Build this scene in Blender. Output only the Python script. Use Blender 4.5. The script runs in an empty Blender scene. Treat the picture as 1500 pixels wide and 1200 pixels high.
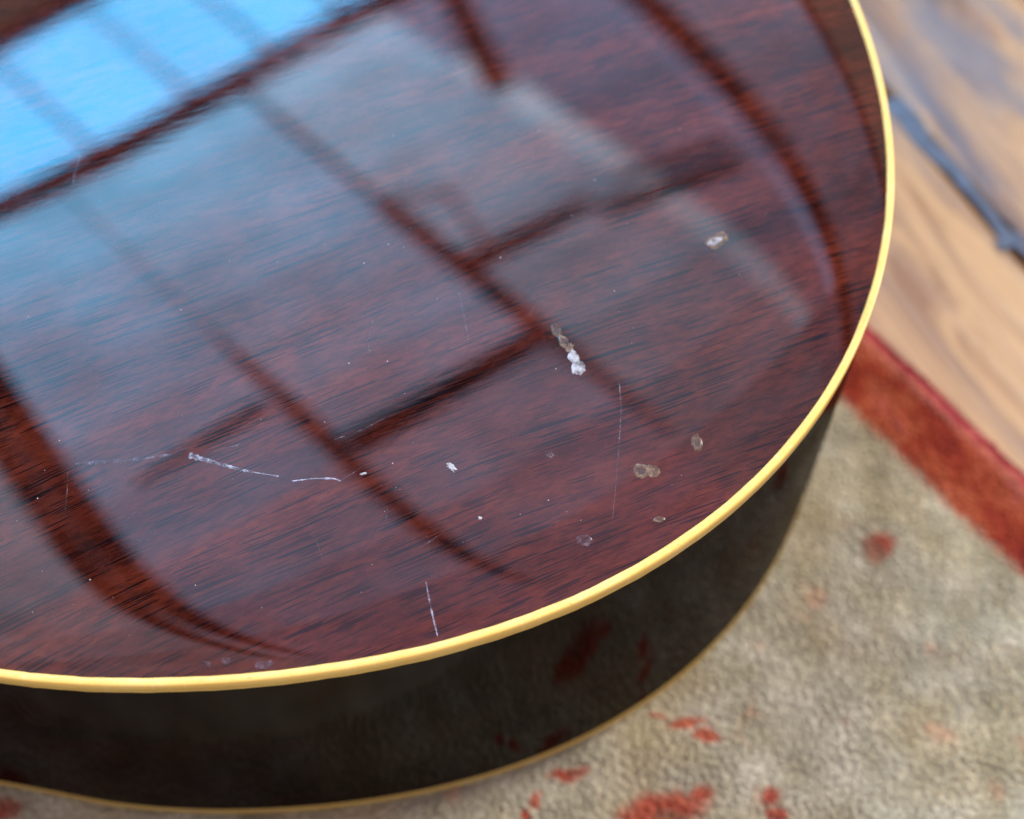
import bpy, bmesh, math, random
import numpy as np
from mathutils import Vector, Matrix

random.seed(7)
rng = np.random.default_rng(7)
sc = bpy.context.scene

# ------------------------------------------------------------------ camera
FPX, TILT, ROLL, CAMH = 2356.24, math.radians(61.44), math.radians(-0.415), 0.45789   # focal length in photo pixels
_ct, _st = math.cos(TILT), math.sin(TILT)
FWD = np.array([0.0, _ct, -_st])
_r0 = np.array([1.0, 0, 0]); _u0 = np.cross(_r0, FWD)
RIGHT = math.cos(ROLL) * _r0 + math.sin(ROLL) * _u0
UP = -math.sin(ROLL) * _r0 + math.cos(ROLL) * _u0
CAM = np.array([0.0, 0.0, CAMH])

cam_data = bpy.data.cameras.new('camera')
cam = bpy.data.objects.new('camera', cam_data)
sc.collection.objects.link(cam)
cam.matrix_world = Matrix(((RIGHT[0], UP[0], -FWD[0], CAM[0]),
                           (RIGHT[1], UP[1], -FWD[1], CAM[1]),
                           (RIGHT[2], UP[2], -FWD[2], CAM[2]),
                           (0, 0, 0, 1)))
cam_data.sensor_fit = 'HORIZONTAL'
cam_data.sensor_width = 36.0
cam_data.lens = FPX / 1500.0 * 36.0
cam_data.clip_start = 0.01
cam_data.clip_end = 100.0
cam_data.dof.use_dof = True
cam_data.dof.focus_distance = 0.376          # along the optical axis
cam_data.dof.aperture_fstop = 6.5
sc.camera = cam

# ------------------------------------------------------------------ light in the room, exposure
AMBIENT = (0.66, 0.62, 0.57)
world = bpy.data.worlds.new('World')
sc.world = world
world.use_nodes = True
world.node_tree.nodes['Background'].inputs[0].default_value = (*AMBIENT, 1)
world.node_tree.nodes['Background'].inputs[1].default_value = 1.0
PANE_GAIN = 1.0
lamp_data = bpy.data.lights.new('added_side_light', 'AREA')        # added unseen area light for brightness, right of and beyond the guitar
lamp_data.shape = 'RECTANGLE'; lamp_data.size = 1.3; lamp_data.size_y = 1.0
lamp_data.energy = 225.0; lamp_data.color = (1.0, 0.96, 0.90)
lamp = bpy.data.objects.new('added_side_light', lamp_data)
sc.collection.objects.link(lamp)
lamp.location = (3.0, 1.7, 2.5)
lamp.rotation_euler = (Vector((0.1, 0.35, 0.0)) - Vector(lamp.location)).to_track_quat('-Z', 'Y').to_euler()
sc.view_settings.view_transform = 'Standard'
sc.view_settings.look = 'None'
sc.view_settings.exposure = 0.0
sc.view_settings.gamma = 1.0
sc.view_settings.use_curve_mapping = False
sc.cycles.use_denoising = True
sc.cycles.max_bounces = 8
sc.cycles.sample_clamp_indirect = 8.0

# ------------------------------------------------------------------ helpers
def link(o, parent=None):
    sc.collection.objects.link(o)
    if parent is not None:
        o.parent = parent
    return o

def mesh_obj(name, verts, faces, mat, parent=None, smooth=True):
    me = bpy.data.meshes.new(name)
    me.from_pydata([tuple(map(float, v)) for v in verts], [], [tuple(map(int, f)) for f in faces])
    me.update()
    if mat is not None:
        me.materials.append(mat)
    if smooth:
        me.polygons.foreach_set('use_smooth', [True] * len(me.polygons))
    return link(bpy.data.objects.new(name, me), parent)

def empty(name, loc=(0, 0, 0), rz=0.0):
    o = bpy.data.objects.new(name, None)
    o.empty_display_size = 0.05
    o.location = loc
    o.rotation_euler = (0, 0, rz)
    return link(o)

def tag(o, label=None, category=None, group=None, kind=None):
    for k, v in (('label', label), ('category', category), ('group', group), ('kind', kind)):
        if v:
            o[k] = v
    return o

def rays(px):
    px = np.atleast_2d(np.array(px, float))
    d = ((px[:, 0:1] - 750) * RIGHT - (px[:, 1:2] - 600) * UP) / FPX + FWD
    return d / np.linalg.norm(d, axis=1, keepdims=True)

def on_plane(px, z):
    d = rays(px)
    return CAM + d * ((z - CAMH) / d[:, 2:3])

class NT:
    """small node-tree writer"""
    def __init__(self, name):
        self.m = bpy.data.materials.new(name)
        self.m.use_nodes = True
        self.t = self.m.node_tree
        self.p = self.t.nodes['Principled BSDF']
    def n(self, typ, ins=None, **attrs):
        nd = self.t.nodes.new('ShaderNode' + typ)
        for k, v in attrs.items():
            setattr(nd, k, v)
        for k, v in (ins or {}).items():
            self.set(nd.inputs[k], v)
        return nd
    def set(self, sock, v):
        if isinstance(v, bpy.types.NodeSocket):
            self.t.links.new(v, sock)
        elif isinstance(v, (tuple, list)) and len(v) == 3 and sock.type == 'RGBA':
            sock.default_value = (*v, 1)
        else:
            sock.default_value = v
    def math(self, op, a, b=0.0, c=None, clamp=False):
        nd = self.n('Math', operation=op, use_clamp=clamp)
        self.set(nd.inputs[0], a); self.set(nd.inputs[1], b)
        if c is not None:
            self.set(nd.inputs[2], c)
        return nd.outputs[0]
    def mix(self, f, a, b, blend='MIX'):
        nd = self.n('Mix', data_type='RGBA', blend_type=blend)
        self.set(nd.inputs[0], f); self.set(nd.inputs[6], a); self.set(nd.inputs[7], b)
        return nd.outputs[2]
    def ramp(self, f, stops, interp='LINEAR'):
        nd = self.n('ValToRGB')
        cr = nd.color_ramp
        cr.interpolation = interp
        while len(cr.elements) < len(stops):
            cr.elements.new(0.5)
        for e, (pos, col) in zip(cr.elements, stops):
            e.position = pos
            e.color = (*col, 1) if len(col) == 3 else (col[0], col[0], col[0], 1)
        self.set(nd.inputs[0], f)
        return nd.outputs[0]
    def coords(self, kind='Object'):
        return self.n('TexCoord').outputs[kind]
    def scaled(self, vec, s, rot=(0, 0, 0), loc=(0, 0, 0)):
        return self.n('Mapping', {'Vector': vec, 'Scale': s, 'Rotation': rot, 'Location': loc}).outputs[0]
    def noise(self, vec, scale=1.0, detail=3.0, rough=0.5, dist=0.0, out=0):
        return self.n('TexNoise', {'Vector': vec, 'Scale': scale, 'Detail': detail, 'Roughness': rough, 'Distortion': dist}).outputs[out]
    def voronoi(self, vec, scale=1.0, rnd=1.0, out='Distance'):
        return self.n('TexVoronoi', {'Vector': vec, 'Scale': scale, 'Randomness': rnd}).outputs[out]
    def smooth(self, x, lo, hi, a=0.0, b=1.0):
        nd = self.n('MapRange', {'Value': x, 'From Min': lo, 'From Max': hi, 'To Min': a, 'To Max': b}, interpolation_type='SMOOTHSTEP')
        return nd.outputs[0]
    def bump(self, h, strength, dist, normal=None):
        ins = {'Height': h, 'Strength': strength, 'Distance': dist}
        if normal is not None:
            ins['Normal'] = normal
        return self.n('Bump', ins).outputs[0]

def principled(b, **kw):
    names = {'color': 'Base Color', 'rough': 'Roughness', 'spec': 'Specular IOR Level', 'coat': 'Coat Weight',
             'coat_rough': 'Coat Roughness', 'coat_ior': 'Coat IOR', 'normal': 'Normal', 'coat_normal': 'Coat Normal',
             'emit': 'Emission Color', 'emit_s': 'Emission Strength', 'metal': 'Metallic', 'alpha': 'Alpha', 'ior': 'IOR',
             'sss': 'Subsurface Weight', 'sss_scale': 'Subsurface Scale', 'sss_radius': 'Subsurface Radius'}
    for k, v in kw.items():
        b.set(b.p.inputs[names[k]], v)
    return b.m

# ------------------------------------------------------------------ materials
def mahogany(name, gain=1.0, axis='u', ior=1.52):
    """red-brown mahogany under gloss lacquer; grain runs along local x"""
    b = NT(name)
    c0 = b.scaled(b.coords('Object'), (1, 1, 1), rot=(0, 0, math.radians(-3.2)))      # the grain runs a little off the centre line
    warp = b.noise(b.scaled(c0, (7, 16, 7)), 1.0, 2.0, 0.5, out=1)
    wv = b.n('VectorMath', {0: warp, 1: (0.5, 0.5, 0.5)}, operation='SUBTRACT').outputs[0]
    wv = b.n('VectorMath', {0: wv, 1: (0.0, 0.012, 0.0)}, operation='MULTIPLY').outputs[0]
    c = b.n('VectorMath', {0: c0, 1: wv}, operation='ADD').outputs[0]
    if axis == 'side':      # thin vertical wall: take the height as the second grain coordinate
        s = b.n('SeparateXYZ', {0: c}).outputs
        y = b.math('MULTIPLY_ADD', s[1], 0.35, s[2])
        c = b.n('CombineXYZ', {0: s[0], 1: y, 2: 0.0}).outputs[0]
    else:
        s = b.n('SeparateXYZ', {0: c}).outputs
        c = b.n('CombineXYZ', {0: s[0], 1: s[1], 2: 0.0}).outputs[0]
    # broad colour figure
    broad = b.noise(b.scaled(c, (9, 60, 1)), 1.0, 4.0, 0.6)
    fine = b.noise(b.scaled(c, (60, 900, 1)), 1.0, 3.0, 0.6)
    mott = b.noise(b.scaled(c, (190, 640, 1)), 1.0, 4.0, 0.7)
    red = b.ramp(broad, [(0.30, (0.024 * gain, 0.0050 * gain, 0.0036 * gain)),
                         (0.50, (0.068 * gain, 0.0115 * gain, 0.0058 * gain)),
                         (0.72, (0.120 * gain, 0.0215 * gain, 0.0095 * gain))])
    red = b.mix(b.smooth(mott, 0.36, 0.64, 0.0, 0.75), red, b.mix(1.0, red, (0.40, 0.36, 0.42), 'MULTIPLY'))
    red = b.mix(b.smooth(fine, 0.48, 0.74, 0.0, 0.30), red, (0.010, 0.0035, 0.0035))
    # pores: short dark dashes along the grain, in drifts
    drift = b.noise(b.scaled(c, (16, 95, 1), loc=(3, 5, 0)), 1.0, 3.0, 0.6)
    def dashes(su, sv, lo, hi, off):
        d = b.voronoi(b.scaled(c, (su, sv, 1), loc=off), 1.0)
        rnd = b.n('SeparateColor', {0: b.voronoi(b.scaled(c, (su, sv, 1), loc=off), 1.0, out='Color')}).outputs[0]
        lim = b.math('MULTIPLY_ADD', rnd, hi - lo, lo)
        lim = b.math('MULTIPLY', lim, b.smooth(drift, 0.34, 0.58, 0.62, 1.15))
        return b.smooth(b.math('SUBTRACT', lim, d), 0.0, 0.055)
    p1 = dashes(68, 1950, -0.12, 0.47, (0, 0, 0))
    p2 = dashes(105, 2600, -0.14, 0.46, (7.3, 2.1, 0))
    p3 = dashes(46, 1700, -0.34, 0.46, (1.3, 9.1, 0))
    lines = b.smooth(b.noise(b.scaled(c, (9, 1300, 1), loc=(2, 4, 0)), 1.0, 2.0, 0.5), 0.58, 0.70, 0.0, 0.5)
    red = b.mix(b.math('MULTIPLY', lines, b.smooth(drift, 0.36, 0.6)), red, (0.006, 0.0030, 0.0034))
    pore = b.math('MAXIMUM', b.math('MAXIMUM', p1, b.math('MULTIPLY', p2, 0.8)), p3)
    col = b.mix(b.math('MULTIPLY', pore, 0.95), red, (0.0016, 0.0014, 0.0022))
    # gloss lacquer that has sunk slightly along the grain
    sink = b.noise(b.scaled(c, (35, 160, 1)), 1.0, 2.0, 0.5)
    orange = b.noise(b.scaled(c, (260, 700, 1)), 1.0, 2.0, 0.5)
    n1 = b.bump(sink, 0.30, 0.000026)
    n1 = b.bump(orange, 0.20, 0.000010, n1)
    smear = b.noise(b.scaled(c, (22, 30, 1)), 1.0, 4.0, 0.6)
    return principled(b, color=col, rough=0.45, spec=0.0, coat=1.0, coat_ior=ior,
                      coat_rough=b.smooth(smear, 0.4, 0.8, 0.025, 0.07), coat_normal=n1)

def binding_mat(name='aged_cream_binding', k=1.0):
    b = NT(name)
    c = b.coords('Object')
    st = b.noise(b.scaled(c, (60, 60, 500)), 1.0, 4.0, 0.6)
    sp = b.noise(b.scaled(c, (900, 900, 900)), 1.0, 2.0, 0.6)
    col = b.ramp(st, [(0.3, (0.78, 0.50, 0.10)), (0.55, (0.85, 0.58, 0.15)), (0.75, (0.88, 0.64, 0.22))])
    col = b.mix(b.smooth(sp, 0.66, 0.78, 0.0, 0.5), col, (0.36, 0.19, 0.06))
    grime = b.noise(b.scaled(c, (25, 25, 120), loc=(3, 1, 2)), 1.0, 5.0, 0.7)
    col = b.mix(b.smooth(grime, 0.55, 0.75, 0.0, 0.45), col, (0.55, 0.30, 0.06))
    scr = b.noise(b.scaled(c, (700, 700, 120), loc=(5, 2, 2)), 1.0, 2.0, 0.6)
    col = b.mix(b.smooth(scr, 0.60, 0.72, 0.0, 0.35), col, (0.90, 0.74, 0.36))
    col = b.mix(1.0, col, (k, k * 0.95, k * 0.9), 'MULTIPLY')
    return principled(b, color=col, rough=0.4, spec=0.35, coat=0.22, coat_rough=0.12,
                      normal=b.bump(b.noise(b.scaled(c, (400, 400, 400))), 0.25, 0.0002))

def plain(name, col, rough=0.6, spec=0.4, var=0.25, scale=80.0, coat=0.0):
    b = NT(name)
    f = b.noise(b.scaled(b.coords('Object'), (scale,) * 3), 1.0, 4.0, 0.6)
    c2 = tuple(v * (1 - var) for v in col); c1 = tuple(min(1, v * (1 + var)) for v in col)
    return principled(b, color=b.ramp(f, [(0.3, c2), (0.7, c1)]), rough=rough, spec=spec, coat=coat, coat_rough=0.08)

M_BACK = mahogany('lacquered_mahogany')
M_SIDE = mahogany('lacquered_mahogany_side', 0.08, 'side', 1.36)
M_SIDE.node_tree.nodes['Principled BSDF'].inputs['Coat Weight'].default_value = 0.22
M_BIND = binding_mat()
M_BIND2 = binding_mat('shaded_amber_binding', 0.42)  # shade near the rug put into the front binding's colour
M_SPRUCE = plain('spruce', (0.45, 0.27, 0.10), 0.35, 0.4, 0.15, 40, 0.8)
M_ROSE = plain('rosewood', (0.045, 0.02, 0.012), 0.4, 0.4, 0.3, 90)

# ------------------------------------------------------------------ guitar geometry (metres, local x runs to the tail)
RIM = 0.115
ORIGIN = np.array([-0.5113233 * RIM, 2.6247632 * RIM])
ANG = math.radians(20.933)
GU = np.array([math.cos(ANG), math.sin(ANG)]); GV = np.array([-GU[1], GU[0]])
COEF = [0.15511781692138135, 0.03268053526708174, -0.01517515441182129, 0.002913795149645201, -0.00015788852180771088, -4.552294354351338e-06]
UC = -0.11

def half_outline():
    q = np.radians(np.arange(0, 129, 2.0))
    rr = sum(c * q ** (2 * k) for k, c in enumerate(COEF))
    p0 = np.c_[rr * np.cos(q), rr * np.sin(q)]
    ctrl = np.array([p0[-2], p0[-1], (-.152, .129), (-.178, .1165), (-.203, .1115), (-.228, .1145), (-.255, .1235),
                     (-.28, .127), (-.303, .119), (-.322, .095), (-.332, .06), (-.335, .02), (-.335, -.02)])
    out = list(p0)
    for i in range(1, len(ctrl) - 2):
        a, b, c, d = ctrl[i - 1:i + 3]
        for t in np.linspace(0, 1, 8, endpoint=False)[1 if i == 1 else 0:]:
            out.append(.5 * ((2 * b) + (-a + c) * t + (2 * a - 5 * b + 4 * c - d) * t * t + (-a + 3 * b - 3 * c + d) * t ** 3))
    out.append(np.array([-.335, 0]))
    return np.array(out)

HO = half_outline()
_ph = np.arctan2(HO[:, 1], HO[:, 0] - UC)
_rad = np.hypot(HO[:, 0] - UC, HO[:, 1])
NPH = 720
_grid = np.linspace(-math.pi, math.pi, NPH, endpoint=False)
_rg = np.interp(np.abs(_grid), _ph, _rad)
for _ in range(6):                               # take the facets of the control polygon out
    _rg = 0.25 * np.roll(_rg, 1) + 0.5 * _rg + 0.25 * np.roll(_rg, -1)
OUT = np.c_[UC + _rg * np.cos(_grid), _rg * np.sin(_grid)]
_tan = np.roll(OUT, -1, 0) - np.roll(OUT, 1, 0)
_tan /= np.linalg.norm(_tan, axis=1, keepdims=True)
NRM = np.c_[_tan[:, 1], -_tan[:, 0]]             # outward
BW = 0.0018                                       # binding width
INN = OUT - NRM * BW
_ip = np.arctan2(INN[:, 1], INN[:, 0] - UC); _ir = np.hypot(INN[:, 0] - UC, INN[:, 1])
_o = np.argsort(_ip); _ip = _ip[_o]; _ir = _ir[_o]
DOME_A, DOME_B, DOME_N = 0.0085, 0.0016, 20

def back_z(g):
    g = np.atleast_2d(g)
    p = np.arctan2(g[:, 1], g[:, 0] - UC)
    rho = np.minimum(np.hypot(g[:, 0] - UC, g[:, 1]) / np.interp(p, _ip, _ir, period=2 * math.pi), 1.0)
    return RIM - 0.0001 + DOME_A * (1 - rho ** 2) + DOME_B * (1 - rho ** DOME_N)

def low_z(g):                                     # the body is a little shallower away from the tail
    g = np.atleast_2d(g)
    return np.clip(-0.0417 * g[:, 0], -0.0065, 0.0085)

def back_point(px):
    """photo pixel -> guitar-local point on the domed back"""
    d = rays(px)
    s = (RIM + DOME_A - CAMH) / d[:, 2]
    for _ in range(30):
        P = CAM + s[:, None] * d
        q = P[:, :2] - ORIGIN
        g = np.c_[q @ GU, q @ GV]
        s = s + (back_z(g) - P[:, 2]) / d[:, 2]
    return g

def strip_mesh(loops, closed=True):
    n = len(loops[0]); verts = np.vstack(loops); faces = []
    for k in range(len(loops) - 1):
        for i in range(n if closed else n - 1):
            j = (i + 1) % n
            faces.append((k * n + i, k * n + j, (k + 1) * n + j, (k + 1) * n + i))
    return verts, faces

# ------------------------------------------------------------------ setting: floor boards
RUG_Z = -0.0065                                   # tips of the pile
FLOOR_Z = -0.017
def oak():
    b = NT('worn_oak_board')
    c = b.coords('Object')
    oi = b.n('ObjectInfo').outputs['Random']
    off = b.n('CombineXYZ', {0: b.math('MULTIPLY', oi, 7.0), 1: b.math('MULTIPLY', oi, 3.0), 2: 0.0}).outputs[0]
    c = b.n('VectorMath', {0: c, 1: off}, operation='ADD').outputs[0]
    g1 = b.noise(b.scaled(c, (5.0, 34, 5)), 1.0, 5.0, 0.66, 1.0)
    g2 = b.noise(b.scaled(c, (9, 190, 9)), 1.0, 4.0, 0.6)
    geo = b.n('NewGeometry').outputs['Position']                 # sky reflection put into the oak colour as a ragged grey-blue patch
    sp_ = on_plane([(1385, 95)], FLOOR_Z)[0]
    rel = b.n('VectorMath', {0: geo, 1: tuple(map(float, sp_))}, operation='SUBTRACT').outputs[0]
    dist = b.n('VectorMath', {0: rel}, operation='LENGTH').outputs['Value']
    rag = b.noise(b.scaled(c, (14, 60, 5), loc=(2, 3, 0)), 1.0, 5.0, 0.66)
    sky_refl = b.math('SUBTRACT', b.math('MULTIPLY', rag, 2.6), b.math('MULTIPLY_ADD', dist, 5.5, 0.78))
    col = b.ramp(g1, [(0.36, (0.10, 0.045, 0.020)), (0.45, (0.27, 0.138, 0.055)), (0.53, (0.42, 0.245, 0.105)), (0.63, (0.22, 0.105, 0.042))])
    col = b.mix(b.smooth(g2, 0.50, 0.68, 0.0, 0.6), col, (0.27, 0.165, 0.09))
    col = b.mix(b.smooth(sky_refl, 0.10, 0.75, 0.0, 0.75), col, (0.095, 0.103, 0.125))
    kn = b.voronoi(b.scaled(c, (4.2, 10, 4)), 1.0)
    col = b.mix(b.smooth(kn, 0.05, 0.13, 0.9, 0.0), col, (0.05, 0.03, 0.025))
    h = b.math('ADD', b.math('MULTIPLY', g1, 0.6), b.math('MULTIPLY', g2, 0.4))
    return principled(b, color=col, rough=b.smooth(g2, 0.3, 0.7, 0.30, 0.5), spec=0.5, coat=0.35, coat_rough=0.2,
                      normal=b.bump(h, 0.4, 0.0012))
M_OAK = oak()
M_SUB = plain('dark_subfloor', (0.03, 0.024, 0.02), 0.9, 0.2)

seam = on_plane([(1312, 158), (1476, 344)], FLOOR_Z)
sd = seam[1] - seam[0]
board_ang = math.atan2(sd[1], sd[0])
bx = np.array([math.cos(board_ang), math.sin(board_ang)]); by = np.array([-bx[1], bx[0]])
floor = mesh_obj('floor', [(-1.5, -1.2, FLOOR_Z - 0.022), (2.5, -1.2, FLOOR_Z - 0.022), (2.5, 3.0, FLOOR_Z - 0.022), (-1.5, 3.0, FLOOR_Z - 0.022)], [(0, 1, 2, 3)], M_SUB, None, False)
tag(floor, 'floor of wide worn oak boards with dark open seams', kind='structure')

def board_mesh(L, W, T, seed):
    r = random.Random(seed)
    n = 24; e = 0.0022
    prof = [(-W / 2, -T), (-W / 2, -e), (-W / 2 + e * 0.5, -e * 0.25), (-W / 2 + e * 1.6, 0.0), (0, 0.0004), (W / 2 - e * 1.6, 0.0), (W / 2 - e * 0.5, -e * 0.25), (W / 2, -e), (W / 2, -T)]
    vs = []; fs = []
    for i in range(n + 1):
        x = -L / 2 + L * i / n
        w0 = r.uniform(-0.0009, 0.0009); w1 = r.uniform(-0.0009, 0.0009)
        for (y, z) in prof:
            vs.append((x, y + (w0 if y < 0 else w1 if y > 0 else 0), z))
    m = len(prof)
    for i in range(n):
        for k in range(m - 1):
            fs.append((i * m + k, (i + 1) * m + k, (i + 1) * m + k + 1, i * m + k + 1))
    return vs, fs
BOARD_W = 0.165; GAP = 0.0045
lane0 = float(seam[0][:2] @ by)
x_ref = float(seam[0][:2] @ bx)
for k in range(-6, 7):
    cy = lane0 + (k + 0.5) * (BOARD_W + GAP)
    starts = x_ref + rng.uniform(-1.9, -1.2) + (0.55 if k % 2 else 0.0)
    for s in range(2):
        L = 1.9
        cx = starts + L / 2 + s * (L + 0.003)
        vs, fs = board_mesh(L, BOARD_W, 0.02, k * 10 + s)
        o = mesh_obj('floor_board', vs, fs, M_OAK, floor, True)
        p = bx * cx + by * cy
        o.location = (p[0], p[1], FLOOR_Z + float(rng.uniform(-0.0005, 0.0005)))
        o.rotation_euler = (0, 0, board_ang)

# dark filler in the seam and in a knot hole beside it, tinted with reflected sky
M_FILL = plain('sky_tinted_filler', (0.045, 0.068, 0.105), 0.4, 0.5, 0.6, 160, 0.5)  # blue sky reflection put into the filler's base colour
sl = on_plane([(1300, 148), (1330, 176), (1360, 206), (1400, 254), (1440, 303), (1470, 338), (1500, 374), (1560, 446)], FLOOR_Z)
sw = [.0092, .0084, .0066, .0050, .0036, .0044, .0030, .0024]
lv = []
for k, (p, w_) in enumerate(zip(sl, sw)):
    o_ = lane0 - p[:2] @ by
    c_ = p[:2] + by * o_
    for sgn in (-1, 1):
        q = c_ + by * (sgn * w_ / 2 + 0.0012 * math.sin(k * 2.3))
        lv.append((q[0], q[1], FLOOR_Z + 0.0006))
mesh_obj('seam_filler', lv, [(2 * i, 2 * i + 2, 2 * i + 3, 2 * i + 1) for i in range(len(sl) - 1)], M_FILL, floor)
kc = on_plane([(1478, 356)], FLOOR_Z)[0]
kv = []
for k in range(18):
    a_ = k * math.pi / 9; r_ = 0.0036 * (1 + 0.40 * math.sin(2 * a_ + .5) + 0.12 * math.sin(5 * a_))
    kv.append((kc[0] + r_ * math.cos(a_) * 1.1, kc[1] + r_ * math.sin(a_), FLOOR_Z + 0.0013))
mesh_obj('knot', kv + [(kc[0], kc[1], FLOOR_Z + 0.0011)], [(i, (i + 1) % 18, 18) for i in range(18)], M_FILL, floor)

# ------------------------------------------------------------------ rug
e_out = on_plane([(1281, 463), (1500, 668)], RUG_Z)
e_in = on_plane([(1238, 587), (1500, 848)], RUG_Z)
ed = (e_out[1] - e_out[0]); ed2 = (e_in[1] - e_in[0])
rug_ang = 0.5 * (math.atan2(ed[1], ed[0]) + math.atan2(ed2[1], ed2[0]))
rx = np.array([math.cos(rug_ang), math.sin(rug_ang)]); ry = np.array([-rx[1], rx[0]])   # ry points off the rug
rug_o = e_out.mean(0)[:2]
border_w = float((e_out.mean(0)[:2] - e_in.mean(0)[:2]) @ ry)

def rug_local(px, z=RUG_Z):
    q = on_plane(px, z)[:, :2] - rug_o
    return np.c_[q @ rx, q @ ry]

def rug_material():
    """local x along the edge, local y = 0 at the outer edge and negative inwards"""
    b = NT('wool_pile')
    c0 = b.coords('Object')
    wob = b.noise(b.scaled(c0, (70, 70, 0)), 1.0, 3.0, 0.6, out=1)
    wob = b.n('VectorMath', {0: wob, 1: (0.5, 0.5, 0.5)}, operation='SUBTRACT').outputs[0]
    wob = b.n('VectorMath', {0: wob, 1: (0.012, 0.012, 0.0)}, operation='MULTIPLY').outputs[0]
    c = b.n('VectorMath', {0: c0, 1: wob}, operation='ADD').outputs[0]
    wobf = b.noise(b.scaled(c0, (300, 300, 0)), 1.0, 2.0, 0.6, out=1)
    wobf = b.n('VectorMath', {0: wobf, 1: (0.5, 0.5, 0.5)}, operation='SUBTRACT').outputs[0]
    wobf = b.n('VectorMath', {0: wobf, 1: (0.005, 0.005, 0.0)}, operation='MULTIPLY').outputs[0]
    c2 = b.n('VectorMath', {0: c0, 1: wobf}, operation='ADD').outputs[0]
    xy = b.n('SeparateXYZ', {0: c2}).outputs
    y = xy[1]
    big = b.noise(b.scaled(c0, (14, 14, 0)), 1.0, 3.0, 0.6)
    mid = b.noise(b.scaled(c0, (75, 75, 0)), 1.0, 1.5, 0.45)
    fin = b.noise(b.scaled(c0, (330, 330, 0)), 1.0, 2.0, 0.6)
    beige = b.ramp(mid, [(0.30, (0.295, 0.280, 0.195)), (0.46, (0.35, 0.335, 0.245)), (0.60, (0.40, 0.385, 0.29)), (0.74, (0.46, 0.445, 0.35))])
    beige = b.mix(b.smooth(big, 0.42, 0.62, 0.0, 0.7), beige, b.mix(1.0, beige, (1.02, 0.90, 0.70), 'MULTIPLY'))
    beige = b.mix(b.smooth(fin, 0.3, 0.7, 0.10, 0.0), beige, (0.30, 0.27, 0.20))
    flush = b.noise(b.scaled(c0, (55, 55, 0), loc=(4, 1, 0)), 1.0, 2.0, 0.5)
    beige = b.mix(b.smooth(flush, 0.62, 0.74, 0.0, 0.5), beige, (0.42, 0.22, 0.13))
    redc = b.ramp(mid, [(0.3, (0.24, 0.036, 0.020)), (0.5, (0.34, 0.064, 0.036)), (0.68, (0.42, 0.11, 0.06))])
    # faded red motifs woven into the field
    spots = [((1285, 802), 26, 22), ((1010, 1058), 30, 9), ((1040, 1078), 16, 9), ((975, 1182), 62, 26), ((1020, 1165), 22, 14), ((940, 1195), 40, 20),
             ((1128, 1160), 12, 14), ((1140, 1190), 14, 18), ((788, 1165), 8, 14), ((778, 1192), 8, 12), ((5, 1190), 26, 18),
             ((960, 1045), 16, 6), ((830, 1130), 36, 10), ((1172, 705), 9, 9)]
    mask = None
    for (px, a, w) in spots:
        cx, cy = rug_local([px])[0]
        e1 = rug_local([(px[0] + a, px[1])])[0] - (cx, cy)
        e2 = rug_local([(px[0], px[1] + w)])[0] - (cx, cy)
        A = np.linalg.inv(np.array([e1, e2]).T)
        sxy = b.n('SeparateXYZ', {0: c}).outputs
        dx = b.math('SUBTRACT', sxy[0], float(cx)); dy = b.math('SUBTRACT', sxy[1], float(cy))
        p = b.math('ADD', b.math('MULTIPLY', dx, float(A[0, 0])), b.math('MULTIPLY', dy, float(A[0, 1])))
        q = b.math('ADD', b.math('MULTIPLY', dx, float(A[1, 0])), b.math('MULTIPLY', dy, float(A[1, 1])))
        d = b.math('ADD', b.math('MULTIPLY', p, p), b.math('MULTIPLY', q, q))
        f = b.smooth(d, 0.10, 1.60, 1.0, 0.0)
        mask = f if mask is None else b.math('MAXIMUM', mask, f)
    # the same kind of motif goes on over the rest of the field, sparsely
    more = b.smooth(b.noise(b.scaled(c, (16, 16, 0), loc=(8.1, 2.4, 0)), 1.0, 2.0, 0.5), 0.655, 0.69)
    far = b.smooth(b.math('ABSOLUTE', b.math('ADD', xy[0], 0.0)), 0.42, 0.46)
    mask = b.math('MAXIMUM', mask, b.math('MULTIPLY', more, far))
    field = b.mix(b.math('MULTIPLY', mask, b.smooth(mid, 0.25, 0.5, 0.6, 0.95)), beige, redc)
    # border bands
    red2 = b.ramp(b.noise(b.scaled(c0, (38, 60, 0), loc=(1, 7, 0)), 1.0, 4.0, 0.7),
                  [(0.34, (0.16, 0.020, 0.013)), (0.46, (0.27, 0.040, 0.018)), (0.56, (0.36, 0.085, 0.034)), (0.68, (0.32, 0.070, 0.050))])
    plum = b.ramp(mid, [(0.3, (0.14, 0.014, 0.018)), (0.6, (0.25, 0.032, 0.036)), (0.8, (0.36, 0.09, 0.075))])
    red2 = b.mix(b.smooth(fin, 0.3, 0.6, 0.35, 0.0), red2, (0.20, 0.02, 0.012))
    bord = b.mix(b.smooth(y, -0.26 * border_w - 0.002, -0.26 * border_w + 0.002), red2, plum)
    rose = b.smooth(b.math('ABSOLUTE', b.math('ADD', y, 0.30 * border_w)), 0.0, 0.0022, 0.55, 0.0)
    bord = b.mix(rose, bord, (0.55, 0.20, 0.13))
    col = b.mix(b.smooth(y, -border_w - 0.0030, -border_w + 0.0030), field, bord)
    h = b.math('ADD', b.math('MULTIPLY', mid, 0.6), b.math('MULTIPLY', fin, 0.4))
    return principled(b, color=col, rough=0.95, spec=0.1, normal=b.bump(mid, 0.5, 0.002))
M_RUG = rug_material()
M_JUTE = plain('jute_rug_backing', (0.16, 0.11, 0.07), 0.95, 0.1)

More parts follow.
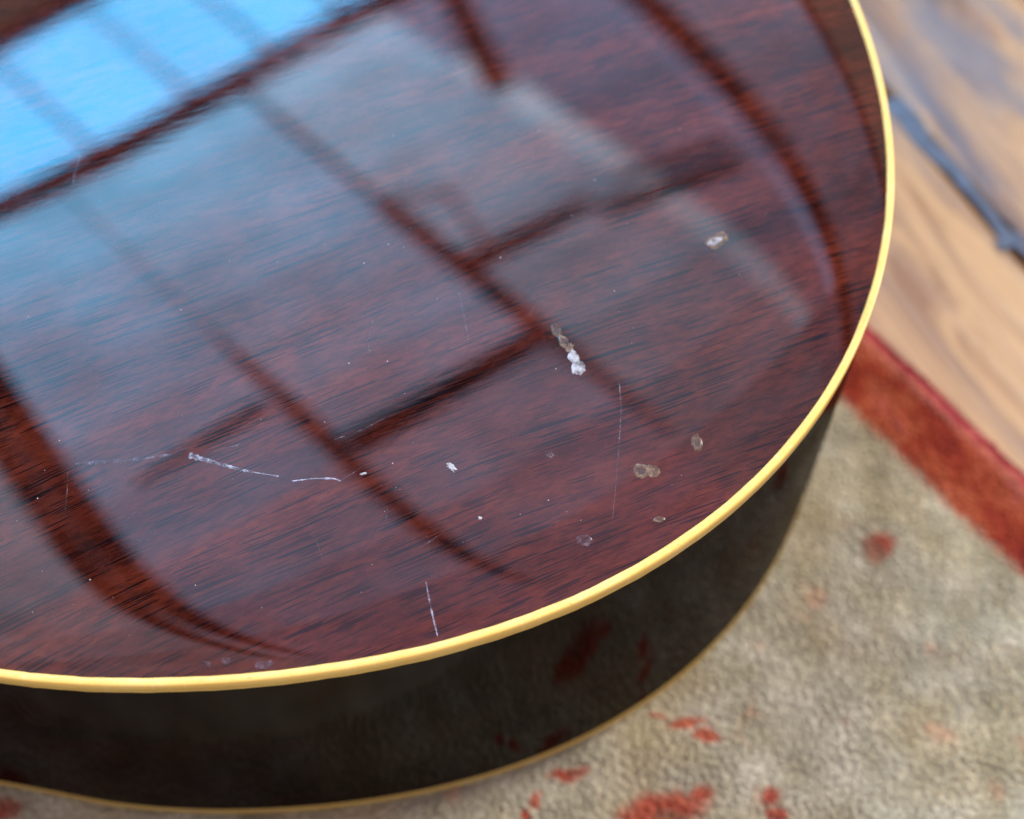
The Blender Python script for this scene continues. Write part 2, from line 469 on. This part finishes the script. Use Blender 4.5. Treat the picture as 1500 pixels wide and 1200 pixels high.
RX0, RX1, RY0 = -0.95, 0.75, -1.25
def heights(x, y):
    z = np.zeros_like(x)
    for (kx, ky, a, p) in [(61, 23, .0006, .3), (-37, 71, .0006, 1.2), (140, 90, .0004, 2.0), (-110, 170, .0004, .7), (260, -210, .00025, 3.1)]:
        z += a * np.sin(kx * x + ky * y + p)
    return z
rug = empty('rug', (rug_o[0], rug_o[1], RUG_Z), rug_ang)
tag(rug, 'faded beige wool rug with scattered red motifs and a red border on oak floor', 'rug')
def rug_sheet(name, y0, y1):
    nx = 170; ny = max(6, int((y1 - y0) / 0.008))
    xs = np.linspace(RX0, RX1, nx); ys = np.linspace(y0, y1, ny)
    gx, gy = np.meshgrid(xs, ys)
    gz = heights(gx, gy) - 0.0006
    edge = np.clip(-gy / 0.006, 0, 1)
    gz = gz * edge + (FLOOR_Z - RUG_Z + 0.001) * (1 - edge)
    vs = np.c_[gx.ravel(), gy.ravel(), gz.ravel()]
    fs = [(j * nx + i, j * nx + i + 1, (j + 1) * nx + i + 1, (j + 1) * nx + i) for j in range(ny - 1) for i in range(nx - 1)]
    return mesh_obj(name, vs, fs, M_RUG, rug)
tag(rug_sheet('field', RY0, -border_w), 'faded beige field with red motifs')
tag(rug_sheet('border', -border_w, 0.0), 'brick red border with a plum outer stripe')
backing = mesh_obj('backing', [(RX0, RY0, -0.0095), (RX1, RY0, -0.0095), (RX1, -0.003, -0.0095), (RX0, -0.003, -0.0095),
                               (RX0, RY0, -0.006), (RX1, RY0, -0.006), (RX1, -0.003, -0.006), (RX0, -0.003, -0.006)],
                   [(0, 1, 2, 3), (4, 5, 6, 7), (0, 1, 5, 4), (1, 2, 6, 5), (2, 3, 7, 6), (3, 0, 4, 7)], M_JUTE, rug, False)
# pile tufts where the rug is near the picture
corner = rug_local([(-60, 1290), (760, 1290), (1560, 1290), (1560, 480), (1180, 420), (760, 900), (-60, 1060)])
tx0, ty0 = corner.min(0); tx1 = corner[:, 0].max(); ty1 = 0.0
step = 0.00165
txs, tys = np.meshgrid(np.arange(tx0 - 0.05, tx1 + 0.05, step), np.arange(ty0 - 0.02, -0.0005, step))
tx = (txs + rng.uniform(-.45, .45, txs.shape) * step).ravel(); ty = np.minimum((tys + rng.uniform(-.45, .45, txs.shape) * step).ravel(), -0.0028)
w = rug_o + tx[:, None] * rx + ty[:, None] * ry
dpt = np.c_[w, np.full(len(tx), RUG_Z)] - CAM
zz = dpt @ FWD
ppx = 750 + FPX * (dpt @ RIGHT) / zz; ppy = 600 - FPX * (dpt @ UP) / zz
keep = (ppx > -130) & (ppx < 1640) & (ppy < 1340) & (ppy > 380) & ((ppx > 950) | (ppy > 820))
tx, ty = tx[keep], ty[keep]; nt = len(tx)
ang = rng.uniform(0, 2 * math.pi, nt); rad = rng.uniform(0.0014, 0.0018, nt)
top = heights(tx, ty) + rng.uniform(-0.00008, 0.00008, nt) - 0.0035 * np.clip(1 - (-ty - 0.002) / 0.006, 0, 1)
lean = rng.normal(0, 0.0003, (nt, 2)); lean[:, 1] -= 0.001 * (ty > -0.008)
ring = []
for k in range(3):
    a = ang + k * 2 * math.pi / 3
    ring.append(np.c_[tx + rad * np.cos(a), ty + rad * np.sin(a), np.full(nt, -0.0048)])
for k in range(3):
    a = ang + k * 2 * math.pi / 3 + 0.5
    ring.append(np.c_[tx + lean[:, 0] + 0.75 * rad * np.cos(a), ty + lean[:, 1] + 0.75 * rad * np.sin(a), top])
vs = np.stack(ring, 1).reshape(-1, 3)
base = np.arange(nt) * 6
quads = np.stack([np.stack([base + k, base + (k + 1) % 3, base + 3 + (k + 1) % 3, base + 3 + k], 1) for k in range(3)], 1).reshape(-1, 4)
tris = np.stack([base + 3, base + 4, base + 5], 1)
me = bpy.data.meshes.new('pile')
me.vertices.add(len(vs)); me.vertices.foreach_set('co', vs.ravel())
nl = quads.size + tris.size
me.loops.add(nl); me.loops.foreach_set('vertex_index', np.concatenate([quads.ravel(), tris.ravel()]))
me.polygons.add(len(quads) + len(tris))
me.polygons.foreach_set('loop_start', np.concatenate([np.arange(len(quads)) * 4, quads.size + np.arange(len(tris)) * 3]))
me.update(calc_edges=True); me.validate()
me.materials.append(M_RUG)
tag(link(bpy.data.objects.new('pile', me), rug), kind='stuff')

# ------------------------------------------------------------------ glazed roof light above (seen only as a reflection in the lacquer)
ROOF_Z = 2.4
def pane_mat(name, col, var):
    b = NT(name)
    c = b.coords('Object')
    f = b.noise(b.scaled(c, (3.2, 3.2, 3.2)), 1.0, 4.0, 0.55)
    c2 = b.mix(b.smooth(f, 0.3, 0.7), tuple(v * (1 - var) for v in col), tuple(v * (1 + var) for v in col))
    return principled(b, color=(0.02, 0.02, 0.02), rough=0.3, emit=c2, emit_s=PANE_GAIN)
M_BAR = plain('dark_stained_timber', (0.022, 0.013, 0.010), 0.6, 0.2, 0.3, 12)
roof = empty('glazed_roof', (0, 1.6, ROOF_Z))
tag(roof, 'overhead glazed roof with dark bars and pale sky panes mirrored in the lacquered guitar back', 'roof light')
def bar(name, p, q, w, t=0.022, z=0.0, taper=1.0):
    p = np.array(p, float); q = np.array(q, float); d = q - p; L = np.linalg.norm(d); d /= L; n = np.array([-d[1], d[0]]) * w / 2
    b4 = [p - n, q - n * taper, q + n * taper, p + n]
    vs = [(v[0], v[1] - 1.6, z) for v in b4] + [(v[0], v[1] - 1.6, z + t) for v in b4]
    return mesh_obj(name, vs, [(3, 2, 1, 0), (4, 5, 6, 7), (0, 1, 5, 4), (1, 2, 6, 5), (2, 3, 7, 6), (3, 0, 4, 7)], M_BAR, roof, False)
def pane(poly, mat, z=0.026):
    n = len(poly)
    vs = [(x, y - 1.6, z) for x, y in poly] + [(x, y - 1.6, z + 0.006) for x, y in poly]
    fs = [tuple(range(n))[::-1], tuple(range(n, 2 * n))] + [(i, (i + 1) % n, n + (i + 1) % n, n + i) for i in range(n)]
    return mesh_obj('pane', vs, fs, mat, roof, False)
def roof_at(px):
    """where a mirrored photo pixel meets the roof plane, by reflection in the domed back"""
    px = np.atleast_2d(np.array(px, float)); d = rays(px); g = back_point(px); e = 0.0015
    gu = (back_z(g + [e, 0]) - back_z(g - [e, 0])) / (2 * e); gv = (back_z(g + [0, e]) - back_z(g - [0, e])) / (2 * e)
    N = np.c_[-(gu[:, None] * GU + gv[:, None] * GV), np.ones(len(g))]; N /= np.linalg.norm(N, axis=1, keepdims=True)
    r = d - 2 * (d * N).sum(1, keepdims=True) * N
    P0 = np.c_[ORIGIN + g[:, :1] * GU + g[:, 1:] * GV, back_z(g)]
    return (P0 + r * ((ROOF_Z - P0[:, 2]) / r[:, 2])[:, None])[:, :2]
_w = roof_at([(20, 292), (530, 12)])
wd = (_w[1] - _w[0]) / np.linalg.norm(_w[1] - _w[0]); wn = np.array([-wd[1], wd[0]]); w0 = _w[0]
def W(s, n=0.0):
    return tuple(w0 + wd * s + wn * n)
def Ws(px):
    return float((roof_at([px])[0] - w0) @ wd)
M_SKY = pane_mat('clear_pane_blue_sky', (2.4, 11.5, 21.5), 0.08)
# clear strip
bar('frame_rail', W(-1.2), W(2.2), 0.072)
bar('frame_rail', W(-1.2, 0.53), W(2.2, 0.53), 0.085)
MUL = [-0.47, -0.13, Ws((140, 215)), Ws((285, 140)), Ws((405, 75)), Ws((515, 20)), Ws((515, 20)) + 0.25]
for s in MUL:
    bar('glazing_bar', W(s, 0.0), W(s - 0.01, 0.53), 0.010, 0.012, 0.006)
for a, c in zip([-1.2] + MUL[:-1], MUL):
    pane([W(a + .006, .03), W(c - .006, .03), W(c - .006, .5), W(a + .006, .5)], M_SKY)
# rafters and cross bars
_pts = roof_at([(25, 655), (165, 845), (220, 400), (560, 720), (480, 230), (820, 500), (640, 60), (1060, 350), (1050, 100), (1200, 310)])
def _line(i, lo, hi):                               # line through two mirrored points, run on at both ends
    p, q = _pts[i], _pts[i + 1]; d = (q - p) / np.linalg.norm(q - p)
    return p - d * lo, q + d * hi
RAFT = {'L': _line(0, .9, .9), 'B': _line(2, .7, .8), 'A': _line(4, .5, .6), 'C': _line(6, .3, .8), 'D': _line(8, .6, .6)}   # straight lines on the roof plane
RAFT['K'] = tuple(p + (-1.2, -.14) for p in RAFT['L'])
RAFT['E'] = tuple(p + (.62, .30) for p in RAFT['D'])
RAFT = {k: (np.array(p), np.array(q)) for k, (p, q) in RAFT.items()}
def on_rafter(k, n):
    """point of rafter k at distance n from the clear strip (n negative: away from it)"""
    p, q = RAFT[k]
    a = (p - w0) @ wn; c = (q - w0) @ wn
    return p + (q - p) * ((n - a) / (c - a))
def part_bar(k, n0, n1, w, name='rafter', off=0.0, z=0.0, t=0.022, taper=1.0):
    p = on_rafter(k, n0); q = on_rafter(k, n1)
    d = (q - p) / np.linalg.norm(q - p); m = np.array([-d[1], d[0]]) * off
    return bar(name, p + m, q + m, w, t, z, taper)
part_bar('A', 0.0, -0.55, 0.013); part_bar('A', -0.55, -1.05, 0.046); part_bar('A', -1.05, -1.60, 0.046, taper=0.1)
part_bar('B', 0.0, -0.64, 0.003); part_bar('B', -0.95, -0.64, 0.050, taper=0.1); part_bar('B', -0.95, -1.45, 0.050, taper=0.95); part_bar('B', -1.45, -2.0, 0.049, taper=0.15)
part_bar('D', 0.3, -2.2, 0.088)
nL = [float((roof_at([p])[0] - w0) @ wn) for p in ((215, 890), (330, 958))]
for off_, w_ in ((0.042, 0.080), (-0.038, 0.070)):
    part_bar('L', 0.2, nL[0], w_, off=off_); part_bar('L', nL[0], nL[1] - 0.25, w_, off=off_, taper=0.12)
part_bar('E', 0.3, -2.2, 0.07)
def pxbar(name, a, c, w, t=0.022, z=0.0, lo=0.0, hi=0.0, taper=1.0):
    p, q = roof_at([a, c]); d = (q - p) / np.linalg.norm(q - p)
    return bar(name, p - d * lo, q + d * hi, w, t, z, taper)
pxbar('rafter', (690, 40), (733, 125), 0.072, lo=0.3)
pxbar('cross_bar', (388, 592), (195, 708), 0.042, taper=0.15)
pxbar('cross_bar', (515, 652), (800, 482), 0.064)
pxbar('cross_bar', (690, 385), (865, 290), 0.050)
pxbar('cross_bar', (880, 305), (1085, 232), 0.042)
pxbar('cross_bar', (905, 258), (1065, 203), 0.024)
for p, q in (((575, 292), (655, 285)), ((655, 285), (715, 372)), ((715, 372), (660, 388))):
    pxbar('vent_opener', p, q, 0.014, 0.01, -0.02)
def sky_pane(k1, k2, n0, n1, col, z):
    pts = [on_rafter(k1, n0), on_rafter(k2, n0), on_rafter(k2, n1), on_rafter(k1, n1)]
    return pane([tuple(p) for p in pts][::-1], pane_mat('sky_falloff_pane', col, 0.16), z)
ROWS = [0.0, -0.14, -0.28, -0.42, -0.57, -0.73, -0.91, -1.12, -1.36, -1.64, -2.0, -2.5, -3.1, -3.8]
COLS = [('K', 'L', (2.8, 5.0, 7.2), (2.5, 1.1, 1.0)), ('L', 'B', (2.6, 8.0, 13.4), (2.6, .82, .77)), ('B', 'A', (3.0, 8.2, 13.4), (2.2, .82, .77)),
        ('A', 'C', (4.2, 8.0, 12.0), (1.2, .82, .78)), ('C', 'D', (1.8, 2.7, 4.6), (1.8, 1.2, 1.1)), ('D', 'E', (2.0, 3.3, 5.2), (1.4, .95, .9))]
for ci, (k1, k2, c0_, dec) in enumerate(COLS):
    for ri, (n0, n1) in enumerate(zip(ROWS[:-1], ROWS[1:])):
        nm_ = -0.5 * (n0 + n1)
        col = tuple(c * math.exp(-min(nm_, 1.9) / d) for c, d in zip(c0_, dec))  # sky's dimming put into the pane emission, row by row
        sky_pane(k1, k2, n0, n1, col, 0.034 + 0.002 * (ri % 2) + 0.004 * (ci % 2))
for n0, n1 in zip(ROWS[3:9], ROWS[4:10]):              # added emitting strip for the pale glow beside the heavy rafter
    p, q = on_rafter('D', n0), on_rafter('D', n1)
    d = (q - p) / np.linalg.norm(q - p); m = np.array([d[1], -d[0]])
    pane([tuple(v) for v in (q + m * .078, p + m * .078, p + m * .044, q + m * .044)], pane_mat('glow_slit', (1.7, 2.3, 3.9), 0.1), 0.026)
# narrow emitting strip added along one rafter line to make the pale streak
for n0, n1 in zip(ROWS[2:9], ROWS[3:10]):
    p, q = on_rafter('C', n0), on_rafter('C', n1)
    d = (q - p) / np.linalg.norm(q - p); m = np.array([d[1], -d[0]]) * 0.085
    k = math.exp(0.5 * (n0 + n1) / 0.92)
    pane([tuple(v) for v in (q + m * .2, p + m * .2, p - m * .7, q - m * .7)], pane_mat('glow_streak', (8.5 * k, 11.5 * k, 15.0 * k), 0.1), 0.026)

# ------------------------------------------------------------------ guitar
guitar = empty('acoustic_guitar', (ORIGIN[0], ORIGIN[1], 0.0), ANG)
tag(guitar, 'glossy dark mahogany acoustic guitar lying face down on the rug', 'guitar')

# back: rings from the waist out to the binding
nr = 96
rho = np.sin(np.linspace(0, math.pi / 2, nr + 1))[1:] ** 1.0
order = np.arctan2(INN[:, 1], INN[:, 0] - UC)
loops = []
for q in rho:
    g = np.c_[UC + (INN[:, 0] - UC) * q, INN[:, 1] * q]
    loops.append(np.c_[g, back_z(g)])
vs, fs = strip_mesh(loops)
vs = np.vstack([vs, [[UC, 0, float(back_z([(UC + 1e-6, 0)])[0])]]])
fs += [(len(vs) - 1, i, (i + 1) % NPH) for i in range(NPH)]
back = mesh_obj('back', vs, fs, M_BACK, guitar)
back['label'] = 'domed mahogany back under gloss lacquer with chips and scratches'

def ring_at(offset, z):
    g = OUT + NRM * np.broadcast_to(offset, NPH)[:, None]
    return np.c_[g, np.broadcast_to(z, len(g))]
wav = 0.00010 * np.sin(_grid * 37) + 0.00012 * np.sin(_grid * 83 + 1.0) + 0.00008 * np.sin(_grid * 171 + 2.0) + rng.normal(0, 0.00006, NPH)
wav *= 0.6
bh = 0.0044 + wav * 1.5
t = RIM
vs, fs = strip_mesh([ring_at(-BW, t - 0.003), ring_at(-BW + wav * 0.6, t - 0.0001), ring_at(-BW + 0.0003, t + 0.00002), ring_at(-0.0004, t),
                     ring_at(-0.0002, t - 0.00003), ring_at(0.0000, t - 0.00012), ring_at(0.00014, t - 0.00032), ring_at(0.0002, t - 0.0006), ring_at(0.0002, t - bh), ring_at(-0.0004, t - bh - 0.0001)])
mesh_obj('back_binding', vs, fs, M_BIND, guitar)['label'] = 'aged cream binding around the back'
lz = low_z(OUT)
vs, fs = strip_mesh([ring_at(0.0, t - 0.004), ring_at(0.0, t * 0.7 + lz * 0.3), ring_at(0.0, t * 0.35 + lz * 0.65), ring_at(0.0, lz + 0.004)])
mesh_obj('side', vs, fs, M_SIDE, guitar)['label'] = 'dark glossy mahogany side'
vs, fs = strip_mesh([ring_at(-0.0004, lz + 0.0052), ring_at(0.0002, lz + 0.005), ring_at(0.0002, lz + 0.001), ring_at(-0.0003, lz + 0.0002), ring_at(-BW, lz)])
mesh_obj('front_binding', vs, fs, M_BIND2, guitar)['label'] = 'amber binding around the front, darkened as if in shade'
loops = []
for q in np.linspace(0.02, 1, 24):
    g = np.c_[UC + (INN[:, 0] - UC) * q, INN[:, 1] * q]
    loops.append(np.c_[g, lz + 0.0001 - 0.0045 * (1 - q ** 2)])
vs, fs = strip_mesh(loops)
mesh_obj('soundboard', vs, fs, M_SPRUCE, guitar)
# neck beyond the frame
secs = []
for x, wd_, dp in [(-0.33, .028, .05), (-0.36, .028, .03), (-0.40, .027, .021), (-0.55, .0245, .02), (-0.70, .0215, .019), (-0.715, .022, .017)]:
    a = np.linspace(0, math.pi, 13)
    secs.append(np.c_[np.full(13, x), wd_ * np.cos(a), 0.010 + dp * np.sin(a)])
vs, fs = strip_mesh(secs, False)
neck = mesh_obj('neck', vs, fs, M_SIDE, guitar)
def box(name, x0, x1, y0, y1, z0, z1, mat, parent, bev=0.001):
    bm = bmesh.new(); bmesh.ops.create_cube(bm, size=1.0)
    for v in bm.verts:
        v.co = ((x0 + x1) / 2 + v.co.x * (x1 - x0), (y0 + y1) / 2 + v.co.y * (y1 - y0), (z0 + z1) / 2 + v.co.z * (z1 - z0))
    bmesh.ops.bevel(bm, geom=bm.edges[:], offset=bev, segments=2, affect='EDGES')
    me = bpy.data.meshes.new(name); bm.to_mesh(me); bm.free(); me.materials.append(mat)
    return link(bpy.data.objects.new(name, me), parent)
box('fingerboard', -0.715, -0.33, -0.027, 0.027, 0.0045, 0.0098, M_ROSE, neck)
box('headstock', -0.90, -0.716, -0.037, 0.037, 0.008, 0.023, M_SIDE, neck, 0.002)

# ------------------------------------------------------------------ wear on the lacquer
def lac(name, col, alpha_lo, alpha_hi, scale, rough=0.35):
    b = NT(name)
    c = b.coords('Object')
    f = b.noise(b.scaled(c, (scale,) * 3), 1.0, 3.0, 0.6)
    c2 = b.ramp(f, [(0.35, tuple(v * 0.45 for v in col)), (0.65, col)])
    return principled(b, color=c2, rough=rough, spec=0.6, alpha=b.smooth(f, alpha_lo, alpha_hi, 0.15, 1.0))
M_CHIPW = lac('bruised_white_lacquer', (0.47, 0.45, 0.45), 0.15, 0.55, 620, 0.2)
M_CHIPA = lac('chipped_amber_lacquer', (0.23, 0.145, 0.085), 0.20, 0.75, 520, 0.22)
M_CHIPP = lac('dull_pink_bruise', (0.16, 0.095, 0.11), 0.25, 0.8, 520, 0.25)
M_SCR = lac('scratch_haze', (0.36, 0.34, 0.41), 0.30, 0.66, 420)
M_SCR2 = lac('faint_scratch_haze', (0.19, 0.17, 0.22), 0.40, 0.90, 420)
M_DUST = lac('dust', (0.75, 0.74, 0.74), 0.1, 0.2, 900, 0.9)
M_PIT = plain('bare_wood_pit', (0.055, 0.022, 0.015), 0.4, 0.5, 0.4, 900)

def chip(px, a, w, rot, mat, hole=0.45, pit=None, name='chip'):
    """ragged crater with a raised rim of lacquer; a, w half sizes in photo pixels; rot in image degrees"""
    n = 22; r = np.radians(rot)
    th = np.linspace(0, 2 * math.pi, n, endpoint=False)
    jag = np.clip(1 + rng.normal(0, 0.10 if max(a, w) > 8.5 else 0.30, n), 0.45, 1.6)
    rings = [(1.0, 0.00003), (0.86, 0.00008), (0.68, 0.00011), (hole, 0.00006)]
    pts = []
    for (q, z) in rings:
        x = a * q * np.cos(th) * (jag if q > 0.6 else 1); y = w * q * np.sin(th) * (jag if q > 0.6 else 1)
        im = np.c_[px[0] + x * math.cos(r) - y * math.sin(r), px[1] + x * math.sin(r) + y * math.cos(r)]
        g = back_point(im)
        pts.append(np.c_[g, back_z(g) + z + rng.normal(0, 0.00002, n)])
    vs, fs = strip_mesh(pts)
    o = mesh_obj(name, vs, fs, mat, back)
    if pit is not None:
        g = pts[-1]; c = g.mean(0); c[2] -= 0.00002
        v2 = np.vstack([g - [0, 0, 0.00001], [c]])
        f2 = [(i, (i + 1) % n, n) for i in range(n)]
        mesh_obj('pit', v2, f2, pit, back)
    return o
chip((847, 539), 10, 11, 20, M_CHIPW, 0.12, M_CHIPW)
chip((840, 523), 10, 8, 60, M_CHIPW, 0.2, M_CHIPW)
chip((834, 511), 7, 6, 60, M_CHIPA, 0.2, M_CHIPA)
chip((825, 500), 10, 7, 62, M_CHIPA, 0.45, M_PIT)
chip((815, 484), 11, 7, 66, M_CHIPA, 0.5, M_PIT)
chip((1049, 353), 17, 10, -28, M_CHIPA, 0.5, M_PIT)
chip((1047, 354), 13, 5.5, -28, M_CHIPW, 0.2, M_CHIPW)
chip((940, 690), 13, 11, 10, M_CHIPA, 0.5, M_PIT)
chip((956, 690), 11, 9, 10, M_CHIPA, 0.4, M_CHIPA)
chip((1021, 649), 8, 12, -14, M_CHIPA, 0.55, M_PIT)
chip((966, 761), 9, 4.5, -6, M_CHIPA, 0.5, M_PIT)
chip((857, 792), 11, 9, 10, M_CHIPP, 0.5, M_CHIPP)
chip((806, 667), 6, 4, -35, M_CHIPP, 0.45, M_PIT)
chip((662, 685), 7, 4, 30, M_CHIPW, 0.3, M_CHIPW)
chip((532, 694), 5, 1.6, -12, M_CHIPW, 0.3, M_CHIPW)
chip((703, 759), 2.4, 2.4, 0, M_CHIPW, 0.2, M_CHIPW)
chip((388, 974), 15, 6, -8, M_CHIPP, 0.3, M_CHIPP)
chip((331, 968), 6, 5, 0, M_CHIPP, 0.4, M_CHIPP)
chip((305, 973), 5, 4, 40, M_CHIPP, 0.4, M_CHIPP)

def scratch(pts, wpx, mat, name='scratch'):
    P0 = np.array(pts, float)
    seg = np.r_[0, np.cumsum(np.linalg.norm(np.diff(P0, axis=0), axis=1))]
    n = max(6, int(seg[-1] / 3))
    s = np.linspace(0, seg[-1], n)
    c = np.c_[np.interp(s, seg, P0[:, 0]), np.interp(s, seg, P0[:, 1])]
    for _ in range(3):
        c[1:-1] = 0.25 * c[:-2] + 0.5 * c[1:-1] + 0.25 * c[2:]
    tg = np.gradient(c, axis=0); tg /= np.linalg.norm(tg, axis=1, keepdims=True)
    nm = np.c_[-tg[:, 1], tg[:, 0]]
    ww = np.interp(s / seg[-1], np.linspace(0, 1, len(wpx)), wpx) * np.clip(1 + rng.normal(0, 0.3, n), 0.35, 1.7) / 2
    A = back_point(c - nm * ww[:, None]); B = back_point(c + nm * ww[:, None])
    vs, fs = strip_mesh([np.c_[A, back_z(A) + 0.00005], np.c_[0.5 * (A + B), back_z(0.5 * (A + B)) + 0.00009], np.c_[B, back_z(B) + 0.00005]], False)
    return mesh_obj(name, vs, fs, mat, back)
scratch([(277, 667), (300, 674), (325, 681), (360, 690), (408, 698)], [8, 5, 4.5, 1.6, 2], M_SCR)
scratch([(428, 705), (460, 701), (490, 701), (499, 705)], [1.2, 1.6, 2.2, 1.4], M_SCR)
scratch([(110, 680), (170, 676), (215, 672), (250, 666)], [3, 6, 5, 2], M_SCR2)
scratch([(500, 704), (516, 694), (530, 684)], [1, 1, .8], M_SCR2)
scratch([(466, 736), (480, 718), (492, 708)], [.8, 1, .8], M_SCR2)
scratch([(624, 853), (630, 885), (636, 912), (641, 932)], [1.6, 2.4, 2.2, 1.4], M_SCR)
scratch([(672, 428), (680, 465), (687, 503)], [1.4, 2.6, 1.2], M_SCR2)
scratch([(546, 470), (541, 495), (539, 520)], [1, 1.6, 1], M_SCR2)
scratch([(907, 560), (910, 600), (906, 660), (901, 720), (897, 762)], [1.2, 1.2, 1.4, 1.4, 1], M_SCR2)
scratch([(118, 228), (109, 255), (104, 288)], [1, 2.5, 1], M_SCR2)
scratch([(310, 662), (350, 652), (372, 645)], [.8, 1, .8], M_SCR2)
scratch([(488, 645), (530, 630), (565, 612)], [.8, 1.2, .8], M_SCR2)
scratch([(533, 216), (537, 224)], [2.5, 2], M_SCR2)
for k in range(16):                                 # fine wiping scratches
    x = random.choice([random.uniform(80, 260), random.uniform(80, 1150)]); y = random.choice([random.uniform(740, 830), random.uniform(250, 800)])
    a = random.gauss(math.radians(-55), 0.5); L = random.uniform(15, 60)
    if x > 900 and y > 700:
        continue
    scratch([(x, y), (x + L * .5 * math.cos(a) + 1, y + L * .5 * math.sin(a)), (x + L * math.cos(a), y + L * math.sin(a))], [.5, .8, .5], M_SCR2)
# dust specks, too many and small to tell apart
dv = []; df = []
for k in range(90):
    px = (random.uniform(20, 1230), random.uniform(60, 940))
    g = back_point([px])[0]
    if np.hypot(*(np.array(px) - (0, 0))) < 300 or np.hypot(g[0] - UC, g[1]) > 0.95 * np.interp(math.atan2(g[1], g[0] - UC), _ip, _ir):
        continue
    r = random.choice([0.00008, 0.0001, 0.00012, 0.00018]); z = float(back_z([g])[0]); i = len(dv)
    for q in range(5):
        a = q * 2 * math.pi / 5
        dv.append((g[0] + r * math.cos(a), g[1] + r * math.sin(a) * random.uniform(.5, 1), z + 0.00002))
    dv.append((g[0], g[1], z + r))
    df += [(i + q, i + (q + 1) % 5, i + 5) for q in range(5)]
tag(mesh_obj('dust', dv, df, M_DUST, back), kind='stuff')
